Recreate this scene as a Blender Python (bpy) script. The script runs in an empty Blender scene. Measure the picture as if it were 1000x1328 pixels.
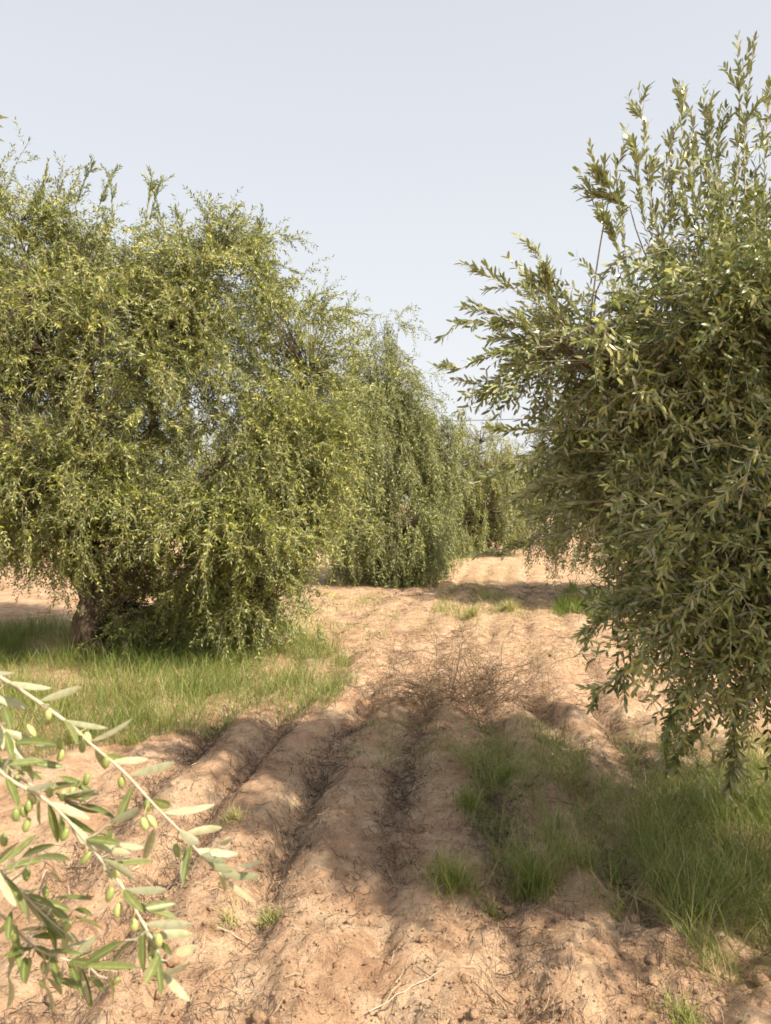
import bpy, math
import numpy as np
from mathutils import Vector

# ------------------------------------------------------------------ camera, sky, sun, exposure
scene = bpy.context.scene
C = scene.collection
CAM_H, F, HOR = 1.6, 1003.0, 650.0          # metres, focal length and horizon row (photo pixels)
cam = bpy.data.cameras.new('camera')
cam.sensor_fit = 'VERTICAL'
cam.angle_y = 2 * math.atan(664 / F)
cam.clip_start, cam.clip_end = 0.05, 3000
cam.dof.use_dof = True                       # a phone lens, focused on the path
cam.dof.focus_distance = 6.0
cam.dof.aperture_fstop = 8.0
cam_o = bpy.data.objects.new('camera', cam)
C.objects.link(cam_o)
cam_o.location = (0, 0, CAM_H)
cam_o.rotation_euler = (math.radians(90) - math.atan((664 - HOR) / F), 0, 0)
scene.camera = cam_o

SUN_EL, SUN_AZ = math.radians(45), math.radians(128)      # azimuth clockwise from +Y (view direction)
world = bpy.data.worlds.new('World')
scene.world = world
world.use_nodes = True
nt = world.node_tree
bg = nt.nodes['Background']
sky = nt.nodes.new('ShaderNodeTexSky')
sky.sky_type = 'NISHITA'
sky.sun_disc = False
sky.sun_elevation = SUN_EL
sky.sun_rotation = SUN_AZ
sky.altitude = 100
sky.air_density = 1.0
sky.dust_density = 5.0
sky.ozone_density = 1.5
hz = nt.nodes.new('ShaderNodeMix')           # even desert haze over the whole sky
hz.data_type = 'RGBA'
hz.inputs['Factor'].default_value = 0.68
hz.inputs['B'].default_value = (5.75, 5.8, 5.85, 1)
co = nt.nodes.new('ShaderNodeTexCoord')
sx = nt.nodes.new('ShaderNodeSeparateXYZ')
nt.links.new(co.outputs['Generated'], sx.inputs[0])
mr = nt.nodes.new('ShaderNodeMapRange')      # haze thickens towards the horizon all round
mr.inputs['From Min'].default_value = 0.0
mr.inputs['From Max'].default_value = 0.75
mr.inputs['To Min'].default_value = 0.86
mr.inputs['To Max'].default_value = 0.55
nt.links.new(sx.outputs['Z'], mr.inputs['Value'])
nt.links.new(mr.outputs['Result'], hz.inputs['Factor'])
nt.links.new(sky.outputs['Color'], hz.inputs['A'])
nt.links.new(hz.outputs['Result'], bg.inputs['Color'])
bg.inputs['Strength'].default_value = 0.1

sun_l = bpy.data.lights.new('sun', 'SUN')
sun_l.energy = 5.0
sun_l.angle = math.radians(0.9)
sun_l.color = (1.0, 0.88, 0.70)
sun_o = bpy.data.objects.new('sun', sun_l)
C.objects.link(sun_o)
to_sun = Vector((math.sin(SUN_AZ) * math.cos(SUN_EL), math.cos(SUN_AZ) * math.cos(SUN_EL), math.sin(SUN_EL)))
sun_o.rotation_euler = to_sun.to_track_quat('Z', 'Y').to_euler()
sun_o.location = (6, -6, 12)

vs = scene.view_settings
vs.view_transform = 'Standard'
vs.look = 'None'
vs.gamma = 1
vs.exposure = 0.82
scene.cycles.use_denoising = True
scene.cycles.filter_width = 1.7
scene.cycles.max_bounces = 6
scene.cycles.transmission_bounces = 4

# ------------------------------------------------------------------ numpy helpers
rng = np.random.default_rng(11)
PERM = np.random.default_rng(3).permutation(4096)
RND = np.random.default_rng(4).random(4096)


def at(px, py, d):
    """a photo pixel at a distance -> a point in the place"""
    return np.array([(px - 500) * d / F, d, CAM_H + (HOR - py) * d / F])


def vnoise(x, y, seed=0):
    xi, yi = np.floor(x).astype(int), np.floor(y).astype(int)
    fx, fy = x - xi, y - yi
    fx, fy = fx * fx * (3 - 2 * fx), fy * fy * (3 - 2 * fy)
    h = lambda a, b: RND[PERM[(a + PERM[(b + seed * 131) & 4095]) & 4095]]
    return (h(xi, yi) * (1 - fx) + h(xi + 1, yi) * fx) * (1 - fy) + (h(xi, yi + 1) * (1 - fx) + h(xi + 1, yi + 1) * fx) * fy


def fbm(x, y, seed=0, o=3):
    s, a, t = 0, 1.0, 0
    for k in range(o):
        s = s + a * vnoise(x * 2 ** k, y * 2 ** k, seed + k)
        t += a
        a *= 0.5
    return s / t


def unit(v):
    return v / np.maximum(np.linalg.norm(v, axis=-1, keepdims=True), 1e-9)


def make_mesh(name, verts, faces, attrs=None, smooth=False, mats=(), mat_idx=None):
    """verts (n,3); faces: list of int arrays (m,3) or (m,4)"""
    me = bpy.data.meshes.new(name)
    faces = [np.asarray(f, dtype=np.int32) for f in faces if len(f)]
    verts = np.asarray(verts, dtype=np.float32)
    me.vertices.add(len(verts))
    me.vertices.foreach_set('co', verts.ravel())
    loops = np.concatenate([f.ravel() for f in faces])
    counts = np.concatenate([np.full(len(f), f.shape[1], dtype=np.int32) for f in faces])
    starts = np.concatenate([[0], np.cumsum(counts)[:-1]]).astype(np.int32)
    me.loops.add(len(loops))
    me.loops.foreach_set('vertex_index', loops)
    me.polygons.add(len(counts))
    me.polygons.foreach_set('loop_start', starts)
    if smooth:
        me.polygons.foreach_set('use_smooth', np.ones(len(counts), dtype=bool))
    for m in mats:
        me.materials.append(m)
    if mat_idx is not None:
        me.polygons.foreach_set('material_index', np.asarray(mat_idx, dtype=np.int32))
    me.update(calc_edges=True)
    for k, v in (attrs or {}).items():
        a = me.attributes.new(k, 'FLOAT', 'POINT' if k == 'midrib' else 'FACE')
        a.data.foreach_set('value', np.asarray(v, dtype=np.float32))
    return me


def link(name, me, parent=None, **props):
    o = bpy.data.objects.new(name, me)
    C.objects.link(o)
    if parent is not None:
        o.parent = parent
    for k, v in props.items():
        o[k] = v
    return o


def empty(name, loc, label, cat, group=None):
    o = link(name, None, label=label, category=cat)
    o.location = loc
    o.empty_display_size = 0.2
    if group:
        o['group'] = group
    return o


def tubes(P, R, sides=3, cap=False):
    """P (n,k,3) polylines, R (n,k) radii -> verts, quads"""
    n, k, _ = P.shape
    T = np.empty_like(P)
    T[:, 1:-1] = P[:, 2:] - P[:, :-2]
    T[:, 0] = P[:, 1] - P[:, 0]
    T[:, -1] = P[:, -1] - P[:, -2]
    T = unit(T)
    mean = unit(P[:, -1] - P[:, 0])
    ref = np.where(np.abs(mean[:, 2:3]) > 0.8, np.array([[1.0, 0.13, 0]]), np.array([[0.1, 0.05, 1.0]]))[:, None, :]
    U = unit(np.cross(T, np.broadcast_to(ref, T.shape)))
    V = np.cross(T, U)
    a = np.arange(sides) * 2 * np.pi / sides
    ring = U[:, :, None, :] * np.cos(a)[None, None, :, None] + V[:, :, None, :] * np.sin(a)[None, None, :, None]
    verts = P[:, :, None, :] + ring * R[:, :, None, None]
    idx = np.arange(n * k * sides).reshape(n, k, sides)
    j = np.roll(np.arange(sides), -1)
    q = np.stack([idx[:, :-1, :], idx[:, :-1][:, :, j], idx[:, 1:][:, :, j], idx[:, 1:, :]], -1).reshape(-1, 4)
    return verts.reshape(-1, 3), q


def ribbons(P, R):
    """flat strips for twigs too thin to show their round section"""
    n, k, _ = P.shape
    m = unit(P[:, -1] - P[:, 0])
    U = unit(np.cross(m, np.array([.7, -.6, .3])))[:, None] * R[..., None]
    v = np.stack([P + U, P - U], 2).reshape(-1, 3)
    i = np.arange(n * k * 2).reshape(n, k, 2)
    return v, np.stack([i[:, :-1, 0], i[:, :-1, 1], i[:, 1:, 1], i[:, 1:, 0]], -1).reshape(-1, 4)


def smooth_path(pts, k):
    """Catmull-Rom resample to k points"""
    p = np.asarray(pts, float)
    p = np.vstack([2 * p[0] - p[1], p, 2 * p[-1] - p[-2]])
    n = len(p) - 3
    t = np.linspace(0, n - 1e-6, k)
    i = t.astype(int)
    f = (t - i)[:, None]
    a, b, c, d = p[i], p[i + 1], p[i + 2], p[i + 3]
    return 0.5 * (2 * b + (c - a) * f + (2 * a - 5 * b + 4 * c - d) * f ** 2 + (3 * b - a - 3 * c + d) * f ** 3)


LEAF2 = (np.array([[0, 0, 0], [.45, .5, .05], [1, 0, -.03], [.45, -.5, .05]]),
         [np.array([[0, 1, 2], [0, 2, 3]])])
LEAF4 = (np.array([[0, 0, 0], [.27, .43, .05], [.27, -.43, .05], [.72, .42, .03], [.72, -.42, .03], [1, 0, -.05]]),
         [np.array([[0, 1, 2], [4, 3, 5]]), np.array([[2, 1, 3, 4]])])


def fine_leaf(seed=0, curl=-.1):
    """lanceolate blade folded along its midrib, with a short stalk"""
    r = np.random.default_rng(seed)
    us = np.array([0, .05, .16, .32, .52, .72, .87, .96, 1.0])
    ws = np.array([.035, .05, .27, .44, .5, .46, .31, .14, .02])
    twist = r.normal(0, .28)
    side = r.normal(0, .05)
    v, f3, f4 = [], [], []
    for u, w in zip(us, ws):
        h = curl * u * u
        t = twist * u
        for s in (1, 0, -1):
            v.append([u, s * w * math.cos(t) + side * u * u * 4, h + (abs(s) * w * .10) + s * w * math.sin(t) * .18])
    for i in range(len(us) - 1):
        for s in range(2):
            a = i * 3 + s
            f4.append([a, a + 3, a + 4, a + 1])
    return np.array(v), [np.array(f4)]


def leaves(B, D, N, L, W, tpl):
    D = unit(D)
    S = unit(np.cross(D, N))
    N = np.cross(S, D)
    t, fs = tpl
    n, k = len(B), len(t)
    v = (B[:, None] + D[:, None] * (t[None, :, 0:1] * L[:, None, None]) + S[:, None] * (t[None, :, 1:2] * W[:, None, None])
         + N[:, None] * (t[None, :, 2:3] * L[:, None, None]))
    off = (np.arange(n) * k)[:, None, None]
    faces = [(f[None] + off).reshape(-1, f.shape[1]) for f in fs]
    own = np.concatenate([np.repeat(np.arange(n), len(f)) for f in fs])
    return v.reshape(-1, 3), faces, own


def grow(start, d, length, k, grav, wander, r):
    """polylines (n,k,3) that bend under their weight"""
    n = len(start)
    P = np.empty((n, k, 3))
    P[:, 0] = start
    d = unit(d.copy())
    step = (length / (k - 1))[:, None]
    g = np.zeros((n, 3))
    g[:, 2] = -np.broadcast_to(grav, (n,))
    for i in range(1, k):
        d = unit(d + g * step * 4 + r.normal(0, wander, (n, 3)))
        P[:, i] = P[:, i - 1] + d * step
    return P


# ------------------------------------------------------------------ materials
def new_mat(name):
    m = bpy.data.materials.new(name)
    m.use_nodes = True
    t = m.node_tree
    return m, t, t.nodes['Principled BSDF'], t.nodes['Material Output']


def ramp(t, src, stops):
    n = t.nodes.new('ShaderNodeValToRGB')
    e = n.color_ramp.elements
    while len(e) < len(stops):
        e.new(0.5)
    for x, (p, c) in zip(e, stops):
        x.position = p
        x.color = (*c, 1)
    t.links.new(src, n.inputs['Fac'])
    return n.outputs['Color']


def leaf_mat(name, top, under, trans=(.30, .34, .06), tf=.28, rough=.42):
    m, t, b, out = new_mat(name)
    a = t.nodes.new('ShaderNodeAttribute')
    a.attribute_name = 'rnd'
    ct = ramp(t, a.outputs['Fac'], top)
    cu = ramp(t, a.outputs['Fac'], under)
    geo = t.nodes.new('ShaderNodeNewGeometry')
    mx = t.nodes.new('ShaderNodeMix')
    mx.data_type = 'RGBA'
    t.links.new(geo.outputs['Backfacing'], mx.inputs['Factor'])
    t.links.new(ct, mx.inputs['A'])
    t.links.new(cu, mx.inputs['B'])
    mid = t.nodes.new('ShaderNodeAttribute')
    mid.attribute_name = 'midrib'
    pw = t.nodes.new('ShaderNodeMath')
    pw.operation = 'POWER'
    pw.inputs[1].default_value = 7
    t.links.new(mid.outputs['Fac'], pw.inputs[0])
    sc_ = t.nodes.new('ShaderNodeMath')
    sc_.operation = 'MULTIPLY'
    sc_.inputs[1].default_value = .55
    t.links.new(pw.outputs[0], sc_.inputs[0])
    rib = t.nodes.new('ShaderNodeMix')
    rib.data_type = 'RGBA'
    rib.inputs['B'].default_value = (.52, .50, .26, 1)
    t.links.new(sc_.outputs[0], rib.inputs['Factor'])
    t.links.new(mx.outputs['Result'], rib.inputs['A'])
    tc = t.nodes.new('ShaderNodeTexCoord')
    spot = t.nodes.new('ShaderNodeTexNoise')            # dust and blotches
    spot.inputs['Scale'].default_value = 140
    spot.inputs['Detail'].default_value = 4
    t.links.new(tc.outputs['Object'], spot.inputs['Vector'])
    dust = t.nodes.new('ShaderNodeMix')
    dust.data_type = 'RGBA'
    dust.blend_type = 'MULTIPLY'
    dust.inputs['Factor'].default_value = .6
    t.links.new(rib.outputs['Result'], dust.inputs['A'])
    t.links.new(ramp(t, spot.outputs['Fac'], [(.35, (.62, .66, .55)), (.55, (1, 1, 1))]), dust.inputs['B'])
    t.links.new(dust.outputs['Result'], b.inputs['Base Color'])
    b.inputs['Roughness'].default_value = rough
    b.inputs['Specular IOR Level'].default_value = .45
    tr = t.nodes.new('ShaderNodeBsdfTranslucent')
    tr.inputs['Color'].default_value = (*trans, 1)
    ms = t.nodes.new('ShaderNodeMixShader')
    ms.inputs[0].default_value = tf
    t.links.new(b.outputs[0], ms.inputs[1])
    t.links.new(tr.outputs[0], ms.inputs[2])
    t.links.new(ms.outputs[0], out.inputs['Surface'])
    return m


M_WEEP = leaf_mat('weeping_olive_leaf',
                  [(0, (.05, .075, .016)), (.5, (.225, .238, .046)), (1, (.50, .47, .12))],
                  [(0, (.17, .21, .09)), (1, (.36, .39, .18))], trans=(.32, .38, .06), tf=.18)
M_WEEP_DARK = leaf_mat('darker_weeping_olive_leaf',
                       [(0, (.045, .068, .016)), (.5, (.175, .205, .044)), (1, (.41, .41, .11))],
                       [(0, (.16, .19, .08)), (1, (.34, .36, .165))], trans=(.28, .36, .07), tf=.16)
M_OLIVE = leaf_mat('olive_leaf',
                   [(0, (.045, .072, .02)), (.5, (.185, .22, .06)), (1, (.45, .45, .16))],
                   [(0, (.25, .27, .16)), (1, (.49, .50, .31))], tf=.16, rough=.33)
M_NEAR = leaf_mat('near_olive_leaf',
                  [(0, (.09, .13, .035)), (.5, (.14, .18, .05)), (1, (.20, .22, .08))],
                  [(0, (.38, .39, .25)), (1, (.54, .52, .36))], tf=.25, rough=.38)
M_GRASS = leaf_mat('grass_blade',
                   [(0, (.085, .14, .022)), (.4, (.18, .235, .045)), (.65, (.33, .33, .10)), (1, (.54, .45, .23))],
                   [(0, (.085, .14, .022)), (.4, (.18, .235, .045)), (.65, (.33, .33, .10)), (1, (.54, .45, .23))],
                   trans=(.28, .36, .05), tf=.3, rough=.5)


def bark_mat(name, c1, c2, scale=18, bump=.6):
    m, t, b, out = new_mat(name)
    tc = t.nodes.new('ShaderNodeTexCoord')
    mp = t.nodes.new('ShaderNodeMapping')
    mp.inputs['Scale'].default_value = (1, 1, .3)
    n = t.nodes.new('ShaderNodeTexNoise')
    n.inputs['Scale'].default_value = scale
    n.inputs['Detail'].default_value = 8
    n.inputs['Roughness'].default_value = .65
    t.links.new(tc.outputs['Object'], mp.inputs[0])
    t.links.new(mp.outputs[0], n.inputs['Vector'])
    c = ramp(t, n.outputs['Fac'], [(.3, c1), (.7, c2)])
    t.links.new(c, b.inputs['Base Color'])
    bp = t.nodes.new('ShaderNodeBump')
    bp.inputs['Strength'].default_value = bump
    bp.inputs['Distance'].default_value = .03
    t.links.new(n.outputs['Fac'], bp.inputs['Height'])
    t.links.new(bp.outputs[0], b.inputs['Normal'])
    b.inputs['Roughness'].default_value = .9
    b.inputs['Specular IOR Level'].default_value = .15
    return m


M_BARK = bark_mat('olive_bark', (.05, .036, .026), (.20, .145, .10), 22, 1.0)
M_TWIG = bark_mat('twig_bark', (.20, .17, .12), (.34, .30, .22), 60, .2)
M_SHOOT = bark_mat('young_shoot_bark', (.36, .31, .23), (.52, .47, .36), 90, .2)
M_DRY = bark_mat('dead_twig', (.17, .12, .08), (.34, .245, .16), 40, .2)
M_POLE = bark_mat('weathered_pole', (.16, .13, .10), (.27, .23, .19), 9, .3)


def plain_var(name, stops, rough=.8, spec=.2):
    m, t, b, out = new_mat(name)
    a = t.nodes.new('ShaderNodeAttribute')
    a.attribute_name = 'rnd'
    t.links.new(ramp(t, a.outputs['Fac'], stops), b.inputs['Base Color'])
    b.inputs['Roughness'].default_value = rough
    b.inputs['Specular IOR Level'].default_value = spec
    return m


M_STRAW = plain_var('dry_straw', [(0, (.055, .042, .034)), (.5, (.17, .125, .09)), (1, (.50, .38, .24))])


def olive_mat():
    m, t, b, out = new_mat('green_olive')
    oi = t.nodes.new('ShaderNodeObjectInfo')
    tc = t.nodes.new('ShaderNodeTexCoord')
    n = t.nodes.new('ShaderNodeTexNoise')
    n.inputs['Scale'].default_value = 120
    t.links.new(tc.outputs['Object'], n.inputs['Vector'])
    mt = t.nodes.new('ShaderNodeMath')
    mt.operation = 'MULTIPLY_ADD'
    mt.inputs[1].default_value = .4
    t.links.new(n.outputs['Fac'], mt.inputs[0])
    t.links.new(oi.outputs['Random'], mt.inputs[2])
    t.links.new(ramp(t, mt.outputs[0], [(.1, (.19, .24, .07)), (.6, (.29, .33, .105)), (1, (.42, .44, .18))]), b.inputs['Base Color'])
    b.inputs['Roughness'].default_value = .36
    b.inputs['Subsurface Weight'].default_value = .15
    b.inputs['Subsurface Radius'].default_value = (.004, .005, .002)
    return m


M_FRUIT = olive_mat()
M_STALK, _t, _b, _ = new_mat('fruit_stalk')
_n = _t.nodes.new('ShaderNodeTexNoise')
_n.inputs['Scale'].default_value = 200
_t.links.new(ramp(_t, _n.outputs['Fac'], [(.3, (.34, .31, .10)), (.7, (.46, .40, .18))]), _b.inputs['Base Color'])


def soil_mat(name='tilled_sandy_soil'):
    m, t, b, out = new_mat(name)
    geo = t.nodes.new('ShaderNodeNewGeometry')

    def noise(scale, detail=6, rough=.6):
        n = t.nodes.new('ShaderNodeTexNoise')
        n.inputs['Scale'].default_value = scale
        n.inputs['Detail'].default_value = detail
        n.inputs['Roughness'].default_value = rough
        t.links.new(geo.outputs['Position'], n.inputs['Vector'])
        return n.outputs['Fac']
    big, mid, fine, grain = noise(3.2, 9, .68), noise(9, 6), noise(42, 6, .7), noise(260, 3)
    c1 = ramp(t, big, [(.36, (.49, .31, .195)), (.50, (.59, .395, .255)), (.60, (.67, .485, .325))])
    c2 = ramp(t, mid, [(.3, (.62, .58, .55)), (.55, (1, 1, 1)), (.75, (1.0, 1.0, 1.0))])
    c3 = ramp(t, fine, [(.30, (.42, .36, .32)), (.44, (1, 1, 1))])

    def mul(a, c):
        x = t.nodes.new('ShaderNodeMix')
        x.data_type = 'RGBA'
        x.blend_type = 'MULTIPLY'
        x.inputs['Factor'].default_value = .75
        t.links.new(a, x.inputs['A'])
        t.links.new(c, x.inputs['B'])
        return x.outputs['Result']
    t.links.new(mul(mul(c1, c2), c3), b.inputs['Base Color'])
    prev = None
    for src, s, d in ((mid, .85, .07), (fine, 1.0, .03), (grain, .7, .005)):
        bp = t.nodes.new('ShaderNodeBump')
        bp.inputs['Strength'].default_value = s
        bp.inputs['Distance'].default_value = d
        t.links.new(src, bp.inputs['Height'])
        if prev:
            t.links.new(prev, bp.inputs['Normal'])
        prev = bp.outputs[0]
    t.links.new(prev, b.inputs['Normal'])
    b.inputs['Roughness'].default_value = .95
    b.inputs['Specular IOR Level'].default_value = .1
    return m


M_SOIL = soil_mat()


# ------------------------------------------------------------------ ground
def xc(y):
    return .19 * (np.sqrt((y - 5) ** 2 + 9) + (y - 5)) / 2 - .15


FURROW = .47


def furrow_d(x, y):
    """signed distance to the closest furrow line"""
    u = x - xc(y) - .04 + .30 * (fbm(x * .9, y * .6, 21) - .5) + .06 * (vnoise(x * 3, y * 3, 5) - .5)
    return u - FURROW * np.round(u / FURROW), u


def height(x, y):
    x, y = np.asarray(x, float), np.asarray(y, float)
    d, u = furrow_d(x, y)
    w = np.exp(-np.maximum(np.abs(u - .55) - 1.15, 0) ** 2 / .7)
    amp = (.0 + (.075 + .04 * np.exp(-((y - 4.8) / 2) ** 2)) * np.clip(fbm(x * 1.1, y * .8, 40) * 2.4 - .55, .18, 1)) * (.35 + .65 * np.clip((y - 2.6) / .8, 0, 1)) * (1 - .45 * np.clip((y - 7) / 3, 0, 1)) * (.35 + .65 * w)
    ridge = 1 - np.exp(-(d / .085) ** 2) + .25 * np.cos(d / FURROW * 2 * np.pi) * -1
    near = np.clip((4.2 - y) / 1.5, 0, 1)
    lumps = (.07 + .06 * near) * (fbm(x * 2.3, y * 1.9, 7, 3) - .5) + (.075 + .04 * near) * (fbm(x * 7, y * 6, 9, 3) - .5) + (.055 + .03 * near) * (np.abs(fbm(x * 15, y * 15, 15, 2) - .5) - .1)
    lumps = lumps * (1 - .5 * np.clip((y - 6) / 4, 0, 1))
    r = np.hypot(x, y)
    fade = np.clip(1 - (r - 35) / 40, 0, 1)
    return (amp * ridge * .85 + lumps) * fade + .12 * (fbm(x * .12, y * .12, 2) - .5) * np.clip(r / 12, 0, 1) - .04


def grid_axis(lo, hi, s0, g_lo, g_hi, far):
    core = np.arange(lo, hi, s0)
    out_hi, s, x = [], s0, core[-1]
    while x < far:
        s *= g_hi
        x += s
        out_hi.append(x)
    out_lo, s, x = [], s0, lo
    while x > -far:
        s *= g_lo
        x -= s
        out_lo.append(x)
    return np.concatenate([out_lo[::-1], core, out_hi])


gx = grid_axis(-2.4, 2.4, .026, 1.09, 1.075, 900)
gy = grid_axis(2.0, 6.2, .024, 1.25, 1.024, 900)
GX, GY = np.meshgrid(gx, gy)
GZ = height(GX, GY)
nx, ny = len(gx), len(gy)
ii = np.arange(nx * ny).reshape(ny, nx)
quads = np.stack([ii[:-1, :-1], ii[:-1, 1:], ii[1:, 1:], ii[1:, :-1]], -1).reshape(-1, 4)
ground = link('ground', make_mesh('ground', np.stack([GX, GY, GZ], -1).reshape(-1, 3), [quads], smooth=True, mats=[M_SOIL]),
              kind='structure', label='ploughed reddish sandy soil with furrows running between the tree rows')


def gz(x, y):
    return float(height(np.array([x]), np.array([y]))[0])


# ------------------------------------------------------------------ trees
def ellipsoid_samples(c, r, n, rg, clusters, lo=.3, hi=1.0, spread=.33):
    cd = unit(rg.normal(0, 1, (clusters, 3)))
    cr = rg.uniform(.72, 1.18, clusters)
    k = rg.integers(0, clusters, n)
    d = unit(cd[k] + rg.normal(0, spread, (n, 3)))
    rad = (lo + (hi - lo) * rg.random(n) ** .6) * cr[k]
    core = rg.random(n) < .36                    # foliage filling the inside of the lobe
    d = np.where(core[:, None], unit(rg.normal(0, 1, (n, 3))), d)
    rad = np.where(core, rg.uniform(.3, .88, n), rad)
    return np.asarray(c) + d * np.asarray(r) * rad[:, None], d


def shoots_to_leaves(P, rg, L, W, first=1, pair=2, spread=(.5, 1.0), up=.55, skip=.08):
    """opposite leaf pairs at every node of the shoots P (n,k,3)"""
    n, k, _ = P.shape
    T = unit(np.diff(P, axis=1, append=2 * P[:, -1:] - P[:, -2:-1]))[:, first:]
    B = P[:, first:]
    kk = k - first
    ref = np.array([.3, .2, .93])
    U = unit(np.cross(T, np.broadcast_to(ref, T.shape)))
    V = np.cross(T, U)
    ph = rg.uniform(0, 6.28, (n, 1)) + np.arange(kk)[None] * 1.57 + rg.normal(0, .3, (n, kk))
    Bs, Ds, Ns = [], [], []
    for s in range(pair):
        a = ph + s * np.pi
        p = U * np.cos(a)[..., None] + V * np.sin(a)[..., None]
        th = rg.uniform(*spread, (n, kk))[..., None]
        D = T * np.cos(th) + p * np.sin(th)
        N = T * .5 - p * .3 + rg.normal(0, .45, D.shape)
        N[..., 2] += up
        Bs.append(B.reshape(-1, 3)); Ds.append(D.reshape(-1, 3)); Ns.append(N.reshape(-1, 3))
    B, D, N = np.concatenate(Bs), np.concatenate(Ds), np.concatenate(Ns)
    keep = rg.random(len(B)) > skip
    B, D, N = B[keep], D[keep], N[keep]
    m = len(B)
    own = np.tile(np.repeat(rg.normal(0, .16, n), kk), pair)[keep]      # foliage of one shoot shares its age
    return B, D, N, L * rg.uniform(.7, 1.2, m), W * rg.uniform(.75, 1.2, m), own


def trunk_mesh(base, top, r0, r1, rg, flare=1.7, mat=None):
    k, s = 26, 30
    mid = (base + top) / 2 + np.array([rg.normal(0, .05), rg.normal(0, .05), 0])
    P = smooth_path([base - [0, 0, .15], base + [0, 0, .06], mid, top], k)
    t = np.linspace(0, 1, k)
    R = r0 + (r1 - r0) * t + r0 * (flare - 1) * np.exp(-t * 7)
    v, q = tubes(P[None], R[None], s)
    a = np.arctan2(v[:, 1] - base[1], v[:, 0] - base[0])
    n = (fbm(a * 2.6 + 9, v[:, 2] * 4.5 + a, 61, 3) - .5) * .8 + .13 * np.sin(a * 5 + v[:, 2] * 6) + .06 * np.sin(a * 11 - v[:, 2] * 9)
    c = np.repeat(P, s, 0)
    v = c + (v - c) * (1 + n)[:, None]
    return make_mesh('trunk', v, [q], smooth=True, mats=[mat or M_BARK])


def limb_mesh(P, r0, r1, name='limb', sides=9, mat=None):
    R = r1 + (r0 - r1) * (1 - np.linspace(0, 1, len(P))) ** 1.6
    v, q = tubes(P[None], R[None], sides)
    n = (fbm(v[:, 0] * 9 + v[:, 1] * 4, v[:, 2] * 7, 71, 2) - .5) * .4
    c = np.repeat(P, sides, 0)
    return make_mesh(name, c + (v - c) * (1 + n)[:, None], [q], smooth=True, mats=[mat or M_BARK])


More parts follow.
